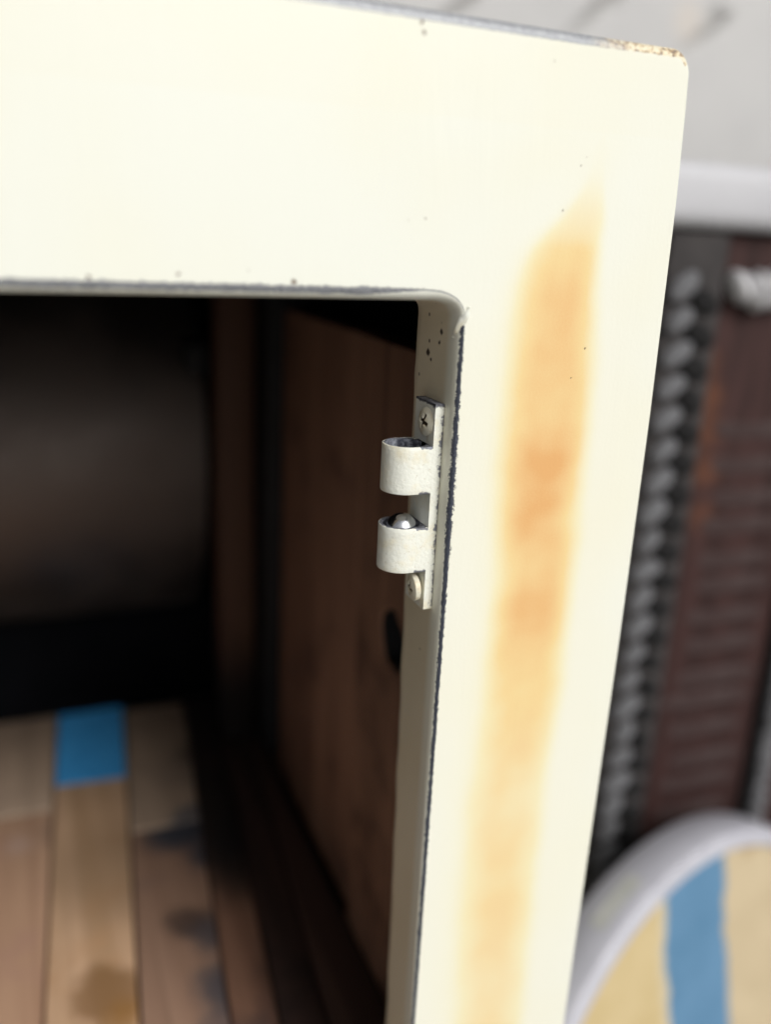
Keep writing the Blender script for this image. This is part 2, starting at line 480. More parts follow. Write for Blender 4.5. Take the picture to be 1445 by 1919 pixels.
# little dribble of weld in the corner of the opening
def weld():
    V, F = [], []
    path = [((0.0012, -0.0004, 0.0036), 0.0004), ((0.0009, 0.0000, 0.0022), 0.0009), ((0.0003, 0.0008, 0.0003), 0.0012), ((-0.0004, 0.0018, -0.0018), 0.0012),
            ((-0.0009, 0.0029, -0.0036), 0.0010), ((-0.0011, 0.0036, -0.0052), 0.0005)]
    K = 12
    for i, (p, r) in enumerate(path):
        a = Vector(path[max(0, i-1)][0]); b = Vector(path[min(len(path)-1, i+1)][0])
        t = (b-a).normalized(); u = t.cross(Vector((0, 1, 0))).normalized(); v = t.cross(u)
        for k in range(K):
            th = 2*math.pi*k/K
            rr = r*(1+0.12*math.sin(3*th+i*2))
            V.append(Vector(p)+u*rr*math.cos(th)+v*rr*math.sin(th))
    for i in range(len(path)-1):
        for k in range(K):
            F.append((i*K+k, i*K+(k+1) % K, (i+1)*K+(k+1) % K, (i+1)*K+k))
    F.append(tuple(range(K))); F.append(tuple(reversed(range((len(path)-1)*K, len(path)*K))))
    me = pyd('weld_bead', V, F)
    bm = bmesh.new(); bm.from_mesh(me)
    bmesh.ops.subdivide_edges(bm, edges=bm.edges[:], cuts=1, use_grid_fill=True, smooth=1.0)
    me2 = bm_mesh(bm, 'weld_bead')
    return link('weld_bead', me2, [M_PART], frame, 80)
weld()

# body: outer skin in cream, inner skin dark
bm = bmesh.new()
def skin(bm, x0, x1, y0, y1, z0, z1, mi, flip):
    v = [bm.verts.new(p) for p in ((x0, y0, z0), (x1, y0, z0), (x1, y1, z0), (x0, y1, z0), (x0, y0, z1), (x1, y0, z1), (x1, y1, z1), (x0, y1, z1))]
    for f in ((0, 3, 2, 1), (4, 5, 6, 7), (1, 2, 6, 5), (2, 3, 7, 6), (3, 0, 4, 7)):
        q = bm.faces.new([v[i] for i in (reversed(f) if flip else f)]); q.material_index = mi
skin(bm, -0.428, 0.0645, 0.0285, 0.62, -0.7635, 0.0745, 0, False)
skin(bm, -0.425, 0.0615, 0.0285, 0.617, -0.7605, 0.0715, 1, True)
me = bpy.data.meshes.new('body_shell'); bm.to_mesh(me); bm.free()
shell = link('body_shell', me, [M_SHELL, M_LINER], CAB, 30)

# back liner: a horizontal drum of smoked sheet metal
V, F = [], []
K = 40
for i in range(K+1):
    a = math.radians(-82 + 164*i/K)
    y, z = 0.585-0.165*math.cos(a), -0.150+0.165*math.sin(a)
    for x in (-0.424, -0.20, 0.006):
        V.append((x, y, z))
for i in range(K):
    for k in range(2):
        F.append((i*3+k, i*3+k+1, i*3+k+4, i*3+k+3))
for i in range(K+1):
    a = math.radians(-82 + 164*i/K)
    V.append((0.006, 0.585-0.160*math.cos(a)+0.01, -0.150+0.160*math.sin(a)))
b0 = 3*(K+1)
for i in range(K):
    F.append((i*3+2, b0+i, b0+i+1, i*3+5))
link('back_panel', pyd('back_panel', V, F), [M_DRUM], CAB, 40)
bm = box_bm(-0.0085, 0.0075, 0.414, 0.45, -0.0815, -0.0575, 0.003)
link('bracket', bm_mesh(bm, 'bracket'), [M_BLACK], CAB)

# timber lining on the right, with a corner post behind it
W_A = wood('dark_lining_board', (0.179, 0.099, 0.067, 1), (0.345, 0.194, 0.129, 1), (0.111, 0.060, 0.042, 1), grain=(60, 60, 3))
W_B = wood('red_brown_lining_board', (0.212, 0.114, 0.078, 1), (0.372, 0.210, 0.140, 1), (0.128, 0.068, 0.050, 1), grain=(50, 50, 2))
W_POST = wood('red_brown_post', (0.085, 0.042, 0.028, 1), (0.115, 0.06, 0.038, 1), None, [((0.014, 0.352, -0.34), 0.03, 0.10, (0.008, 0.007, 0.007, 1), 0.95)], grain=(60, 60, 2))  # the dark spot paints in the shade at the post's foot
def board_with_hole():
    """Lining board with a knot hole: the board in the y-z plane, its face at x=0.030."""
    y0, y1, z0, z1, X0, X1 = 0.032, 0.1525, -0.345, -0.0222, 0.030, 0.044
    cy, cz, K = 0.1085, -0.153, 32
    ry, rz = 0.0125, 0.0150
    bm = bmesh.new()
    def outl(th):
        c, s = math.cos(th), math.sin(th)
        t = min(((y1-cy) if c > 0 else (y0-cy))/c if abs(c) > 1e-6 else 1e9, ((z1-cz) if s > 0 else (z0-cz))/s if abs(s) > 1e-6 else 1e9)
        return cy+t*c, cz+t*s
    angs = sorted([2*math.pi*k/K for k in range(K)] + [math.atan2(b-cz, a-cy) % (2*math.pi) for a in (y0, y1) for b in (z0, z1)])
    rings = []
    def hole(th, g): 
        q = 1 + 0.10*math.sin(2*th+1) + 0.06*math.sin(5*th)
        return cy+ry*q*g*math.cos(th), cz+rz*q*g*math.sin(th)
    for X, fn in ((X1, lambda t: outl(t)), (X0, lambda t: outl(t)), (X0, lambda t: hole(t, 1.08)), (X0+0.001, lambda t: hole(t, 1.0)), (X1, lambda t: hole(t, 0.95))):
        rings.append([bm.verts.new((X, *fn(t))) for t in angs])
    for q, (a, b) in enumerate(zip(rings, rings[1:])):
        for i in range(len(angs)):
            j = (i+1) % len(angs)
            f = bm.faces.new((a[i], a[j], b[j], b[i]))
            if q == 3: f.material_index = 1  # wall of the hole coloured black: its inner shade is painted in
    return bm_mesh(bm, 'lining_board')
link('lining_board', board_with_hole(), [W_A, M_BLACK], CAB, 30)
link('lining_board', bm_mesh(box_bm(0.0335, 0.0475, 0.1555, 0.308, -0.345, -0.0226, 0.0015), 'lining_board'), [W_B], CAB)
link('corner_post', bm_mesh(box_bm(0.0022, 0.0262, 0.352, 0.378, -0.345, 0.07, 0.002), 'corner_post'), [W_POST], CAB)
link('corner_post', bm_mesh(box_bm(0.030, 0.058, 0.330, 0.360, -0.345, 0.07, 0.002), 'corner_post'), [M_BLACK], CAB)

# floor boards, lying a little askew
BLUE_OLD = (0.045, 0.055, 0.075, 1)
FLOOR_SHADE = (0.012, 0.011, 0.011, 1)  # shade on the right of the floor, painted into the boards
def eline(x130, x430):                 # board edge: x at y=130 mm and at y=430 mm
    return lambda y: (x130 + (x430-x130)*(y*1000-130)/300)/1000
E = [eline(-355, -327), eline(-310, -282), eline(-266, -238), eline(-221, -200), eline(-176, -159), eline(-130.5, -111.5), eline(-86, -62.0), eline(-43.5, -15.5), eline(-20, 8.5), eline(3, 29), eline(31, 31)]
def floor_board(i, y0, y1, mat, top=-0.345, gap=0.0007):
    a, b = E[i], E[i+1]
    bm = bmesh.new()
    vs = []
    for z in (top-0.014, top):
        for x, y in ((a(y0)+gap, y0), (b(y0)-gap, y0), (b(y1)-gap, y1), (a(y1)+gap, y1)):
            vs.append(bm.verts.new((x, y, z)))
    for f in ((0, 3, 2, 1), (4, 5, 6, 7), (0, 1, 5, 4), (1, 2, 6, 5), (2, 3, 7, 6), (3, 0, 4, 7)):
        bm.faces.new([vs[k] for k in f])
    bmesh.ops.bevel(bm, geom=bm.edges[:], offset=0.0012, segments=2, profile=0.5, affect='EDGES')
    return link('floor_board', bm_mesh(bm, 'floor_board'), [mat], CAB)
Z = -0.345
W1 = wood('tan_floor_board', (0.478, 0.300, 0.173, 1), (0.637, 0.413, 0.264, 1), (0.522, 0.306, 0.166, 1),
          [((-0.100, 0.142, Z), 0.012, 0.026, (0.20, 0.10, 0.035, 1), 0.75), ((-0.094, 0.125, Z), 0.004, 0.016, (0.30, 0.15, 0.045, 1), 0.7),
           ((-0.088, 0.235, Z), 0.02, 0.06, (0.26, 0.17, 0.10, 1), 0.5)])
W2 = wood('pinkish_brown_floor_board', (0.281, 0.167, 0.114, 1), (0.389, 0.242, 0.169, 1), (0.238, 0.150, 0.119, 1),
          [((-0.046, 0.258, Z), 0.008, 0.028, BLUE_OLD, 0.95), ((-0.033, 0.232, Z), 0.006, 0.022, BLUE_OLD, 0.85), ((-0.053, 0.178, Z), 0.003, 0.018, (0.06, 0.04, 0.035, 1), 0.8),
           ((-0.040, 0.165, Z), 0.004, 0.020, BLUE_OLD, 0.75), ((-0.043, 0.130, Z), 0.004, 0.022, BLUE_OLD, 0.8), ((-0.050, 0.105, Z), 0.004, 0.018, BLUE_OLD, 0.5)])
W2B = wood('grey_brown_floor_board', (0.244, 0.1769, 0.1281, 1), (0.3416, 0.2501, 0.183, 1), (0.2074, 0.1525, 0.1159, 1),
           [((-0.020, 0.34, Z), 0.004, 0.022, FLOOR_SHADE, 0.6), ((-0.036, 0.272, Z), 0.006, 0.018, BLUE_OLD, 0.7)])
W0 = wood('rosy_floor_board', (0.375, 0.221, 0.143, 1), (0.525, 0.329, 0.217, 1), (0.413, 0.239, 0.177, 1),
          [((-0.112, 0.285, Z), 0.006, 0.026, (0.15, 0.10, 0.09, 1), 0.6), ((-0.140, 0.275, Z), 0.004, 0.016, (0.5, 0.36, 0.31, 1), 0.5)])
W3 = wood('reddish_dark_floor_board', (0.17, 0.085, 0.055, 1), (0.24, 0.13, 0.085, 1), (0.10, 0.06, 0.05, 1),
          [((-0.010, 0.29, Z), 0.02, 0.075, FLOOR_SHADE, 0.95), ((-0.006, 0.225, Z), 0.015, 0.06, FLOOR_SHADE, 0.92), ((-0.018, 0.245, Z), 0.004, 0.035, FLOOR_SHADE, 0.8), ((-0.004, 0.13, Z), 0.004, 0.030, FLOOR_SHADE, 0.85), ((-0.008, 0.40, Z), 0.05, 0.1, FLOOR_SHADE, 0.95)])
W4 = wood('near_black_floor_board', (0.030, 0.018, 0.015, 1), (0.062, 0.035, 0.028, 1), (0.012, 0.010, 0.010, 1))  # near-black tone for the board by the lining and the joists
floor_board(5, 0.038, 0.3325, W1)
bb = floor_board(5, 0.334, 0.4245, wood('far_tan_floor_board', (0.423, 0.283, 0.168, 1), (0.564, 0.390, 0.255, 1)))
floor_board(6, 0.038, 0.2645, W2)['label'] = 'reddish brown floor board with dark paint stains'
floor_board(6, 0.2665, 0.4185, W2B, Z+0.0012)
floor_board(4, 0.038, 0.305, W0)
floor_board(4, 0.307, 0.4275, W2B, Z+0.0008)
floor_board(7, 0.038, 0.428, W3, Z-0.0015)['label'] = 'reddish floor board with shade painted over its far end'
floor_board(8, 0.038, 0.425, W4, Z-0.004)['label'] = 'near black floor board beside the lining'
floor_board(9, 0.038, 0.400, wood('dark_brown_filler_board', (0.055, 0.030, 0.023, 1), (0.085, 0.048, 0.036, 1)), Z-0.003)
for i, mt in ((3, W1), (2, W2), (1, W0), (0, W2B)):
    floor_board(i, 0.038, 0.428, mt)
# strip of blue tape over the far end of the tan board
def tape():
    n = NT('blue_tape')
    c = n.mix(n.rng(n.noise(60, 3, 0.6), 0.3, 0.7), (0.04, 0.28, 0.62, 1), (0.055, 0.33, 0.70, 1))
    return n.done(c, 0.55, 0, n.bump(n.noise(300, 2, 0.5), 0.0002, 0.4))
a, b = E[5], E[6]
t0, t1 = 0.3290, 0.4260
zt = Z+0.0009
V = [(a(t0)+0.0012, t0+0.002, zt), (b(t0)-0.0012, t0-0.001, zt), (b(t1)-0.0012, t1, zt), (a(t1)+0.0012, t1, zt), (a(t1)+0.0012, t1+0.0008, Z-0.012), (b(t1)-0.0012, t1+0.0008, Z-0.012)]
V += [(x, y, z-0.0006) for x, y, z in V[:4]]
tp = link('blue_tape', pyd('blue_tape', V, [(0, 1, 2, 3), (3, 2, 5, 4), (0, 6, 7, 1), (1, 7, 8, 2), (0, 3, 9, 6)]), [tape()], bb)
# joists carrying the floor
link('floor_joist', bm_mesh(box_bm(-0.40, 0.055, 0.09, 0.12, -0.40, -0.3645, 0.002), 'floor_joist'), [W4], CAB)
link('floor_joist', bm_mesh(box_bm(-0.40, 0.055, 0.36, 0.39, -0.40, -0.3645, 0.002), 'floor_joist'), [W4], CAB)

# ------------------------------------------------------------------ double ball catch screwed to the jamb
XJ = -0.0012          # jamb face
X1, X0 = XJ, -0.0043  # plate
YF, YB = 0.0060, 0.0204
ZT, ZB = -0.0250, -0.0910
def plate():
    # a single bar with softened ends; the side that carries the barrels stays square
    bm = bmesh.new()
    c = 0.0005
    prof = []        # outline in y-z with eased corners
    for cy, cz, a0 in ((YB-c, ZT-c, 0), (YF+c, ZT-c, 90), (YF+c, ZB+c, 180), (YB-c, ZB+c, 270)):
        for k in range(5):
            a = math.radians(a0+90*k/4)
            prof.append((cy+c*math.cos(a), cz+c*math.sin(a)))
    NP = len(prof)
    rr = []
    for x, ins in ((X1, 0.0), (X0, 0.0)):
        rr.append([bm.verts.new((x, y, z)) for y, z in prof])
    for i in range(NP):
        j = (i+1) % NP
        bm.faces.new((rr[0][i], rr[0][j], rr[1][j], rr[1][i]))
    bm.faces.new(rr[0]); bm.faces.new(rr[1])
    bmesh.ops.bevel(bm, geom=[e for e in bm.edges if all(abs(v.co.x-X1) < 1e-6 for v in e.verts)], offset=0.0003, segments=2, profile=0.5, affect='EDGES')
    bmesh.ops.subdivide_edges(bm, edges=[e for e in bm.edges if abs(e.verts[0].co.z-e.verts[1].co.z) > 0.02], cuts=40)
    me = bm_mesh(bm, 'ball_catch')
    a = me.attributes.new('wear', 'FLOAT', 'POINT')
    vals = []
    for v in me.vertices:
        wv = 0.0
        if v.co.x > X1-0.0004: wv = 0.55        # paint broken along the joint with the jamb
        if v.co.z > ZT-0.0006: wv = 0.75
        vals.append(wv)
    a.data.foreach_set('value', vals)
    return me
catch = link('ball_catch', plate(), [M_PART], CAB, 40)
W2_ = (YB-YF)/2
YC = (YF+YB)/2
XC = -0.0103
def barrel(z0, z1, hole_r, depth, rim_wear):
    """Round-nosed barrel standing off the plate, bored from the top."""
    pts = []
    kx, kc = 8, 40
    for k in range(kx): pts.append((X0 + (XC-X0)*k/kx, YF))
    for k in range(kc+1):
        a = math.radians(-90 - 180*k/kc)
        pts.append((XC + W2_*math.cos(a), YC + W2_*math.sin(a)))
    for k in range(1, kx+1): pts.append((XC + (X0-XC)*k/kx, YB))
    for k in range(1, 8): pts.append((X0, YB + (YF-YB)*k/8))
    n = len(pts)
    def inset(p, d):
        x, y = p
        if x > X0-1e-7: x2 = x; y2 = YC + (y-YC)*(W2_-d)/W2_
        elif x > XC: x2 = x; y2 = YC + (y-YC)*(W2_-d)/W2_
        else: x2 = XC+(x-XC)*(W2_-d)/W2_; y2 = YC+(y-YC)*(W2_-d)/W2_
        return x2, y2
    def circ(p, r):
        a = math.atan2(p[1]-YC, p[0]-XC)
        return XC + r*math.cos(a), YC + r*math.sin(a)
    rings, wr, mi = [], [], []
    e = 0.0004
    L = [([inset(p, e) for p in pts], z0, 0.35), ([inset(p, e*0.3) for p in pts], z0+e*0.3, 0.3), (pts, z0+e, 0.15)]
    for k in range(1, 10): L.append((pts, z0+e+(z1-z0-2*e)*k/10, 0.0))
    L += [(pts, z1-e, 0.12), ([inset(p, e*0.3) for p in pts], z1-e*0.3, 0.3*rim_wear), ([inset(p, e) for p in pts], z1, 0.45*rim_wear),
          ([circ(p, hole_r+0.0004) for p in pts], z1, 0.55*rim_wear), ([circ(p, hole_r) for p in pts], z1-0.0003, 1.0), ([circ(p, hole_r) for p in pts], z1-0.0012, 1.0),
          ([circ(p, hole_r-0.0002) for p in pts], z1-depth, 1.0), ([circ(p, 0.0006) for p in pts], z1-depth-0.0004, 1.0)]
    V, F = [], []
    for ps, z, _ in L: V += [(x, y, z) for x, y in ps]
    for k in range(len(L)-1):
        for i in range(n):
            j = (i+1) % n
            F.append((k*n+i, k*n+j, (k+1)*n+j, (k+1)*n+i))
    F.append(tuple(range(n)))
    F.append(tuple(reversed(range((len(L)-1)*n, len(L)*n))))
    me = pyd('barrel', V, F)
    a = me.attributes.new('wear', 'FLOAT', 'POINT')
    vals = []
    for (ps, z, wv) in L:
        for (x, y) in ps:
            q = wv
            if x > X0-0.004 and y < YC and (z > z1-0.0012 or z < z0+0.0006): q = max(q, 0.62)   # chipped by the plate
            vals.append(q)
    a.data.foreach_set('value', vals)
    bm = bmesh.new(); bm.from_mesh(me); bmesh.ops.recalc_face_normals(bm, faces=bm.faces[:])
    for f in bm.faces:
        if f.calc_center_median().z < z1-0.0005 and all(math.hypot(v.co.x-XC, v.co.y-YC) < hole_r+1e-5 for v in f.verts) and len(f.verts) == 4: f.material_index = 1
    bm.to_mesh(me); bm.free()
    return link('barrel', me, [M_PART, M_BARE], catch, 38)
barrel(-0.0527, -0.0379, 0.0062, 0.0125, 1.0)
barrel(-0.0780, -0.0634, 0.0058, 0.0022, 1.4)
bm = bmesh.new()
bmesh.ops.create_uvsphere(bm, u_segments=48, v_segments=32, radius=0.0050)
me = bm_mesh(bm, 'ball')
o = link('ball', me, [M_BALL], None, 180); o.location = (XC, YC-0.0002, -0.0653); child(o, catch)

def screw(loc, rot, slot_deg, proud):
    """Domed cross-slotted head; its axis is local -X."""
    V, F, Wr = [], [], []
    Rr, NR_, NA = 0.0043, 26, 56
    ca, sa = math.cos(math.radians(slot_deg)), math.sin(math.radians(slot_deg))
    def h(u, v):
        r = math.hypot(u, v)
        d = 0.0011*(1-(r/Rr)**2)
        p, q = abs(u*ca+v*sa), abs(v*ca-u*sa)
        e = lambda s, hw: max(0.0, min(1.0, (hw-s)/0.0003))
        k = max(e(p, 0.00075)*e(q, 0.0026), e(q, 0.00075)*e(p, 0.0026)); k = k*k*(3-2*k)
        return d - 0.0013*k, k
    V.append((-h(0, 0)[0], 0, 0)); Wr.append(1.0)
    for i in range(1, NR_+1):
        r = Rr*i/NR_
        for k in range(NA):
            t = 2*math.pi*k/NA
            hh, kk = h(r*math.cos(t), r*math.sin(t))
            V.append((-hh, r*math.cos(t), r*math.sin(t))); Wr.append(max(kk*1.1, 0.30 if i > NR_-2 else 0.16))
    for k in range(NA): F.append((0, 1+(k+1) % NA, 1+k))
    for i in range(NR_-1):
        for k in range(NA):
            a = 1+i*NA+k; b = 1+i*NA+(k+1) % NA
            F.append((a, b, b+NA, a+NA))
    base = len(V)
    for x, r in ((0.0001, Rr*1.015), (0.0004, Rr*1.02), (proud*0.62, Rr*1.0), (proud, 0.0022), (proud+0.004, 0.0020)):
        for k in range(NA):
            t = 2*math.pi*k/NA
            V.append((x, r*math.cos(t), r*math.sin(t))); Wr.append(0.3)
    prev = 1+(NR_-1)*NA
    for q in range(5):
        cur = base+q*NA
        for k in range(NA):
            F.append((prev+k, prev+(k+1) % NA, cur+(k+1) % NA, cur+k))
        prev = cur
    me = pyd('screw', V, F)
    a = me.attributes.new('wear', 'FLOAT', 'POINT'); a.data.foreach_set('value', Wr)
    bm = bmesh.new(); bm.from_mesh(me); bmesh.ops.recalc_face_normals(bm, faces=bm.faces[:]); bm.to_mesh(me); bm.free()
    o = link('screw', me, [M_SCREW], None, 60)
    o.location = loc; o.rotation_euler = rot
    child(o, catch)
    return o
screw((X0-0.0006, YC-0.0018, -0.0312), (0, math.radians(4), math.radians(6)), 20, 0.0012)
screw((X0-0.0024, YC-0.0028, -0.0846), (0, math.radians(-5), math.radians(-5)), 12, 0.0026)

# ------------------------------------------------------------------ dark ribbed chest with a pale lid, behind on the right
CH = thing('chest', 'dark brown ribbed chest with a pale lid and beaded grey edge behind the cabinet', 'chest', (0.55, 0.39, GZ))
YCH = 0.250
def dark_brown():
    n = NT('dark_maroon_wood')
    st = n.noise(1.0, 4, 0.6, stretch=(70, 70, 6), dist=0.6)
    c = n.mix(n.rng(st, 0.3, 0.75), (0.026, 0.013, 0.012, 1), (0.052, 0.025, 0.023, 1))
    wob = n.math('MULTIPLY', n.math('SUBTRACT', n.noise(60, 3, 0.6), 0.5), 0.02)
    for p, r0, r1, k in (((0.296, YCH, -0.014), 0.003, 0.014, 0.9), ((0.309, YCH, -0.050), 0.001, 0.022, 0.6), ((0.3175, YCH, -0.074), 0.001, 0.022, 0.55), ((0.323, YCH, -0.100), 0.001, 0.022, 0.5), ((0.328, YCH, -0.128), 0.001, 0.02, 0.45), ((0.330, YCH, -0.16), 0.002, 0.018, 0.35)):
        c = n.mix(n.math('MULTIPLY', n.spot(p, r0, r1, wob), k), c, (0.145, 0.055, 0.026, 1))
    return n.done(c, 0.7, 0, n.bump(st, 0.002, 0.5), 0.15)
M_DB = dark_brown()
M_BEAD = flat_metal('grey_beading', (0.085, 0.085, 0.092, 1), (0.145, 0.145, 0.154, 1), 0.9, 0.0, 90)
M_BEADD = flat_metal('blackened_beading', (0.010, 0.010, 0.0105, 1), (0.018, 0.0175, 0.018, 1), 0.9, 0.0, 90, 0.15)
M_PALE = flat_metal('pale_grey_paint', (0.47, 0.47, 0.495, 1), (0.52, 0.52, 0.545, 1), 0.6, 0.0, 8)
link('chest_body', bm_mesh(box_bm(0.200, 0.95, YCH, 0.53, GZ+0.001, 0.0345, 0.004), 'chest_body'), [M_DB], CH)
link('lid', bm_mesh(box_bm(0.185, 0.965, YCH-0.016, 0.545, 0.0355, 0.0745, 0.011, 4), 'lid'), [M_PALE], CH)
# beads: rows of knobs down the edge, lighter outside, blackened inside
def bead_mesh(sx, sy, sz, tilt):
    bm = bmesh.new()
    bmesh.ops.create_uvsphere(bm, u_segments=12, v_segments=8, radius=1.0)
    mt = Matrix.Rotation(tilt, 4, 'Y') @ Matrix.Diagonal((sx, sy, sz, 1))
    bmesh.ops.transform(bm, matrix=mt, verts=bm.verts[:])
    return bm_mesh(bm, 'bead')
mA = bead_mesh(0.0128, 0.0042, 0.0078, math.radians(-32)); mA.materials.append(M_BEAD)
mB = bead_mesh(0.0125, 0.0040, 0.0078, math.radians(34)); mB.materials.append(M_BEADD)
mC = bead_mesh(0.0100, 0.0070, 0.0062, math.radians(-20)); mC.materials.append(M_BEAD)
for q in (mA, mB, mC): q.polygons.foreach_set('use_smooth', [True]*len(q.polygons))
M_STRIP = flat_metal('grey_brown_strip', (0.036, 0.033, 0.033, 1), (0.058, 0.053, 0.053, 1), 0.9, 0.0, 60, 0.15)
link('edge_strip', bm_mesh(box_bm(0.266, 0.3135, YCH-0.006, YCH+0.002, -0.74, 0.034, 0.002), 'edge_strip'), [M_STRIP], CH)
link('edge_strip', bm_mesh(box_bm(0.4175, 0.4400, YCH-0.006, YCH+0.002, -0.74, 0.034, 0.002), 'edge_strip'), [M_BEADD], CH)
def place(me, nm, loc, rot=0.0):
    o = bpy.data.objects.new(nm, me); COL.objects.link(o); o.location = loc; o.rotation_euler = (0, rot, 0); child(o, CH)
    if nm == 'bead': o.scale = (random.uniform(.85, 1.15), random.uniform(.7, 1.2), random.uniform(.85, 1.15))
for k in range(30):
    z = 0.000 - 0.0216*k
    if z < -0.66: break
    j = random.uniform
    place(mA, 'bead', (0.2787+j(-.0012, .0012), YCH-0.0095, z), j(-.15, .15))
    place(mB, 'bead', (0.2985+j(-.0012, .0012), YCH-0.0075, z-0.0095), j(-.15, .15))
for k in range(52):
    z = -0.010 - 0.0118*k
    if z > -0.20: continue
    place(mC, 'bead', (0.4290, YCH-0.0095, z), random.uniform(-.1, .1))
# shallow rounded ribs across the front
def rib_mesh(x0, x1):
    V, F = [], []
    K, S_ = 8, 6
    for s in range(S_+1):
        x = x0+(x1-x0)*s/S_
        end = 0.35 if s in (0, S_) else 1.0
        for k in range(K+1):
            a = math.pi*k/K
            V.append((x, -0.0020*end*math.sin(a)+0.0006, 0.0078*end*math.cos(a)+0.0007*math.sin(s*1.9)))
    for s in range(S_):
        for k in range(K):
            i = s*(K+1)+k
            F.append((i, i+1, i+K+2, i+K+1))
    return pyd('rib', V, F)
M_RIB = flat_metal('worn_brown_rib', (0.036, 0.020, 0.019, 1), (0.062, 0.044, 0.043, 1), 0.7, 0.0, 70, 0.2)
ribs = [rib_mesh(0.3205, 0.412), rib_mesh(0.326, 0.409), rib_mesh(0.333, 0.414)]
for q in ribs:
    q.materials.append(M_RIB); q.polygons.foreach_set('use_smooth', [True]*len(q.polygons))
for k in range(25):
    z = -0.098 - 0.0243*k
    if z < -0.70: break
    place(ribs[k*7 % 3], 'rib', (random.uniform(-.004, .004), YCH+random.uniform(0, .0008), z+random.uniform(-.003, .003)+0.37*0.035), 0.035)
# pale knotted handle hanging on the front
def knot():
    bm = bmesh.new()
    for (x, z, sx, sz, t) in ((0.3235, 0.0005, 0.0085, 0.0125, -30), (0.3345, -0.0025, 0.0070, 0.0150, -32), (0.3445, -0.0010, 0.0075, 0.0145, -28), (0.3560, 0.000, 0.0080, 0.0140, -24), (0.368, 0.001, 0.008, 0.013, -20)):
        r = bmesh.ops.create_uvsphere(bm, u_segments=14, v_segments=10, radius=1.0)
        mt = Matrix.Translation((x, YCH-0.008, z)) @ Matrix.Rotation(math.radians(t), 4, 'Y') @ Matrix.Diagonal((sx*0.72, 0.010, sz, 1))
        bmesh.ops.transform(bm, matrix=mt, verts=r['verts'])
    return bm_mesh(bm, 'handle')
n = NT('pale_cord')
M_CORD = n.done(n.mix(n.rng(n.noise(120, 3, 0.6), 0.35, 0.7), (0.52, 0.515, 0.53, 1), (0.30, 0.295, 0.31, 1)), 0.8)
link('handle', knot(), [M_CORD], CH, 60)

# ------------------------------------------------------------------ pale wall panel further back
def wall_mat():
    n = NT('scuffed_white_paint')
    a = n.noise(5, 4, 0.6)
    c = n.mix(n.rng(a, 0.3, 0.7), (0.43, 0.425, 0.425, 1), (0.48, 0.475, 0.47, 1))
    wob = n.math('MULTIPLY', n.math('SUBTRACT', n.noise(16, 3, 0.6), 0.5), 0.03)
    groove = []
    # creases running up to the right, given by a point and a reach each
    for (x0, z0, x1, z1, wd) in ((0.440, 0.228, 0.500, 0.285, 0.011), (0.598, 0.236, 0.650, 0.276, 0.010), (0.285, 0.222, 0.335, 0.262, 0.008)):
        dx, dz = x1-x0, z1-z0
        L = math.hypot(dx, dz)
        u = n.math('ADD', n.math('MULTIPLY', n.math('SUBTRACT', n.x, x0), dx/L), n.math('MULTIPLY', n.math('SUBTRACT', n.z, z0), dz/L))
        v = n.math('ABSOLUTE', n.math('ADD', n.math('ADD', n.math('MULTIPLY', n.math('SUBTRACT', n.x, x0), -dz/L), n.math('MULTIPLY', n.math('SUBTRACT', n.z, z0), dx/L)), n.math('MULTIPLY', wob, 0.25)))
        s = n.math('MULTIPLY', n.rng(v, 0.0, wd, 1, 0), n.math('MULTIPLY', n.rng(u, -0.03, L*0.9), n.rng(u, L, L+0.02, 1, 0)))
        groove.append(s)
    gr = n.vmax(groove + [n.math('MULTIPLY', n.spot((0.498, 0.68, 0.282), 0.004, 0.022, wob), 0.9), n.math('MULTIPLY', n.spot((0.642, 0.68, 0.275), 0.003, 0.020, wob), 0.8)])
    c = n.mix(n.math('MULTIPLY', gr, 0.75), c, (0.20, 0.19, 0.18, 1))
    c = n.mix(n.math('MULTIPLY', n.spot((0.603, 0.68, 0.268), 0.005, 0.03, wob), 0.4), c, (0.58, 0.50, 0.42, 1))
    return n.done(c, 0.7, 0, n.bump(n.math('SUBTRACT', 1.0, gr), 0.01, 0.6))
wp = link('wall_panel', bm_mesh(box_bm(-0.9, 2.2, 0.68, 0.74, GZ, 1.3, 0.004), 'wall_panel'), [wall_mat()])
wp['label'] = 'scuffed grey-white wall panel with dark slanting creases above the chest'
wp['category'] = 'wall'

# ------------------------------------------------------------------ shallow round box leaning against the chest
AX = Vector((-0.255, 0.951, -0.174)).normalized()      # from its face to its back
E1 = AX.cross(Vector((0, 0, 1))).normalized()
E2 = E1.cross(AX)
CC = Vector((0.308, 0.128, -0.568))
RB = thing('round_box', 'shallow round white box with a blue stripe down its tan face, leaning at the chest', 'round box', (CC.x, CC.y+0.02, GZ))
def disc_pt(u, v, d): return CC + E1*u + E2*v + AX*d
NS = 128
def disc_side():
    prof = [(0.1860, 0.0050), (0.1866, 0.0012), (0.1880, 0.0), (0.1950, 0.0), (0.1975, 0.0008), (0.1995, 0.0035), (0.1995, 0.018), (0.1995, 0.0335), (0.1980, 0.036), (0.150, 0.036), (0.001, 0.036)]
    V, F = [], []
    for r, d in prof:
        for k in range(NS):
            t = 2*math.pi*k/NS
            V.append(disc_pt(r*math.cos(t), r*math.sin(t), d))
    for i in range(len(prof)-1):
        for k in range(NS):
            j = (k+1) % NS
            F.append((i*NS+k, i*NS+j, (i+1)*NS+j, (i+1)*NS+k))
    me = pyd('rim', V, F)
    return me
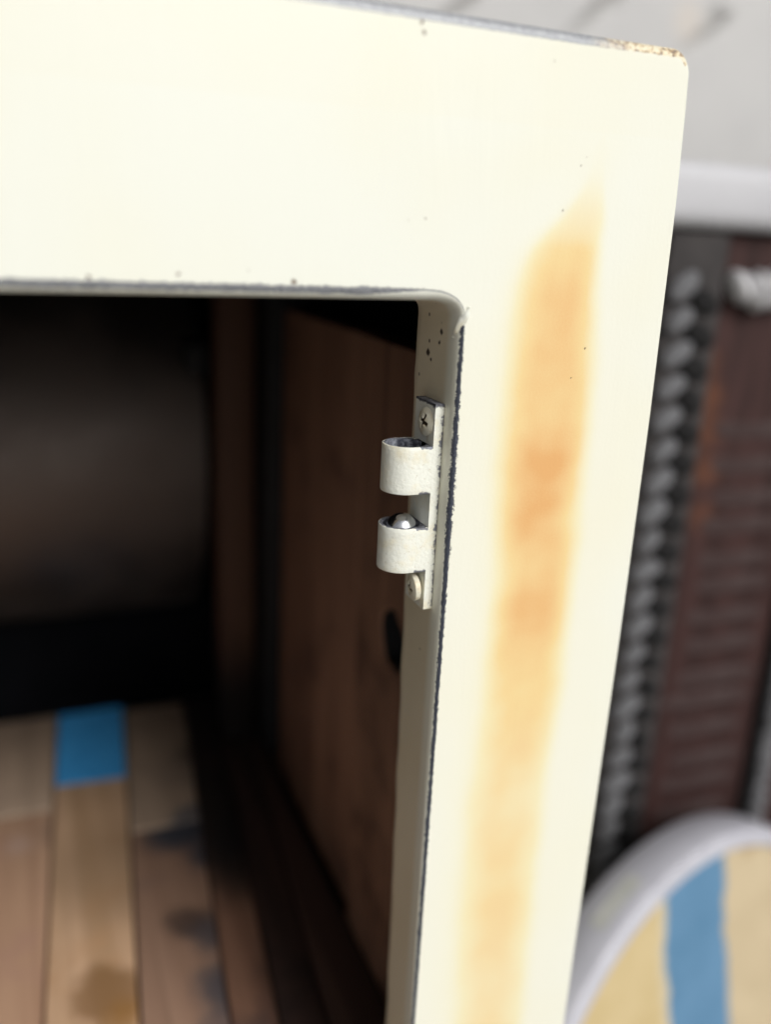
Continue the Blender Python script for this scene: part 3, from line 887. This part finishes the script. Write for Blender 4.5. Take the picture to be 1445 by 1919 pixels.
def rim_mat():
    n = NT('white_rim_paint')
    k = n.noise(30, 4, 0.6)
    return n.done(n.mix(n.rng(k, 0.3, 0.7), (0.41, 0.41, 0.46, 1), (0.46, 0.46, 0.51, 1)), 0.45, 0, n.bump(n.noise(200, 3, 0.6), 0.0004, 0.4))
link('rim', disc_side(), [rim_mat()], RB, 40)
def face_mat():
    n = NT('striped_tan_face')
    def dot(vec, off):
        q = n.n.new('ShaderNodeVectorMath'); q.operation = 'SUBTRACT'; n.l.new(n.obj, q.inputs[0]); q.inputs[1].default_value = CC
        d = n.n.new('ShaderNodeVectorMath'); d.operation = 'DOT_PRODUCT'; n.l.new(q.outputs[0], d.inputs[0]); d.inputs[1].default_value = vec
        return d.outputs['Value']
    u, v = dot(E1, 0), dot(E2, 0)
    # edge of the brushed stripe wanders
    t = n.rng(v, 0.04, 0.20, 0, 1, False)
    ce = n.curve(t, [(0.0, 0.50), (0.25, 0.485), (0.4, 0.47), (0.58, 0.43), (0.75, 0.45), (1.0, 0.43)])
    cx = n.math('MULTIPLY', n.math('SUBTRACT', ce, 0.5), 0.10)
    wob = n.math('MULTIPLY', n.math('SUBTRACT', n.noise(70, 3, 0.6), 0.5), 0.012)
    d = n.math('ADD', n.math('ABSOLUTE', n.math('SUBTRACT', u, cx)), wob)
    stripe = n.rng(d, 0.0325, 0.0375, 1, 0)
    k = n.noise(26, 4, 0.6)
    tan = n.mix(n.rng(k, 0.3, 0.7), (0.48, 0.37, 0.185, 1), (0.53, 0.42, 0.23, 1))
    tan = n.mix(n.rng(u, 0.0, 0.03), tan, n.mix(n.rng(k, 0.3, 0.7), (0.46, 0.37, 0.235, 1), (0.51, 0.415, 0.27, 1)))
    pale = n.rng(n.math('ADD', d, n.math('MULTIPLY', n.math('GREATER_THAN', u, cx), 0.02)), 0.036, 0.046, 0.55, 0)
    tan = n.mix(pale, tan, (0.55, 0.52, 0.43, 1))
    brown = n.spot(tuple(CC+E1*0.062+E2*0.178), 0.004, 0.016, wob)
    tan = n.mix(n.math('MULTIPLY', brown, 0.6), tan, (0.30, 0.19, 0.08, 1))
    blue = n.mix(n.rng(k, 0.3, 0.7), (0.075, 0.185, 0.31, 1), (0.10, 0.22, 0.36, 1))
    return n.done(n.mix(stripe, tan, blue), 0.55, 0, n.bump(n.noise(220, 3, 0.6), 0.0004, 0.4))
V = [disc_pt(0, 0, 0.005)] + [disc_pt(0.1862*math.cos(2*math.pi*k/NS), 0.1862*math.sin(2*math.pi*k/NS), 0.005) for k in range(NS)]
link('face_panel', pyd('face_panel', V, [(0, 1+(k+1) % NS, 1+k) for k in range(NS)]), [face_mat()], RB, None)
# faded patch on the side wall
def side_patch():
    V, F = [], []
    a0, a1, K = math.radians(106), math.radians(119), 10
    for k in range(K+1):
        t = a0+(a1-a0)*k/K
        for d in (0.011, 0.023):
            V.append(disc_pt(0.1999*math.cos(t), 0.1999*math.sin(t), d))
    for k in range(K): F.append((2*k, 2*k+1, 2*k+3, 2*k+2))
    return pyd('faded_label', V, F)
n = NT('faded_label_paper')
link('faded_label', side_patch(), [n.done(n.mix(n.rng(n.noise(80, 3, 0.6), 0.3, 0.7), (0.42, 0.43, 0.40, 1), (0.52, 0.52, 0.50, 1)), 0.7)], RB)
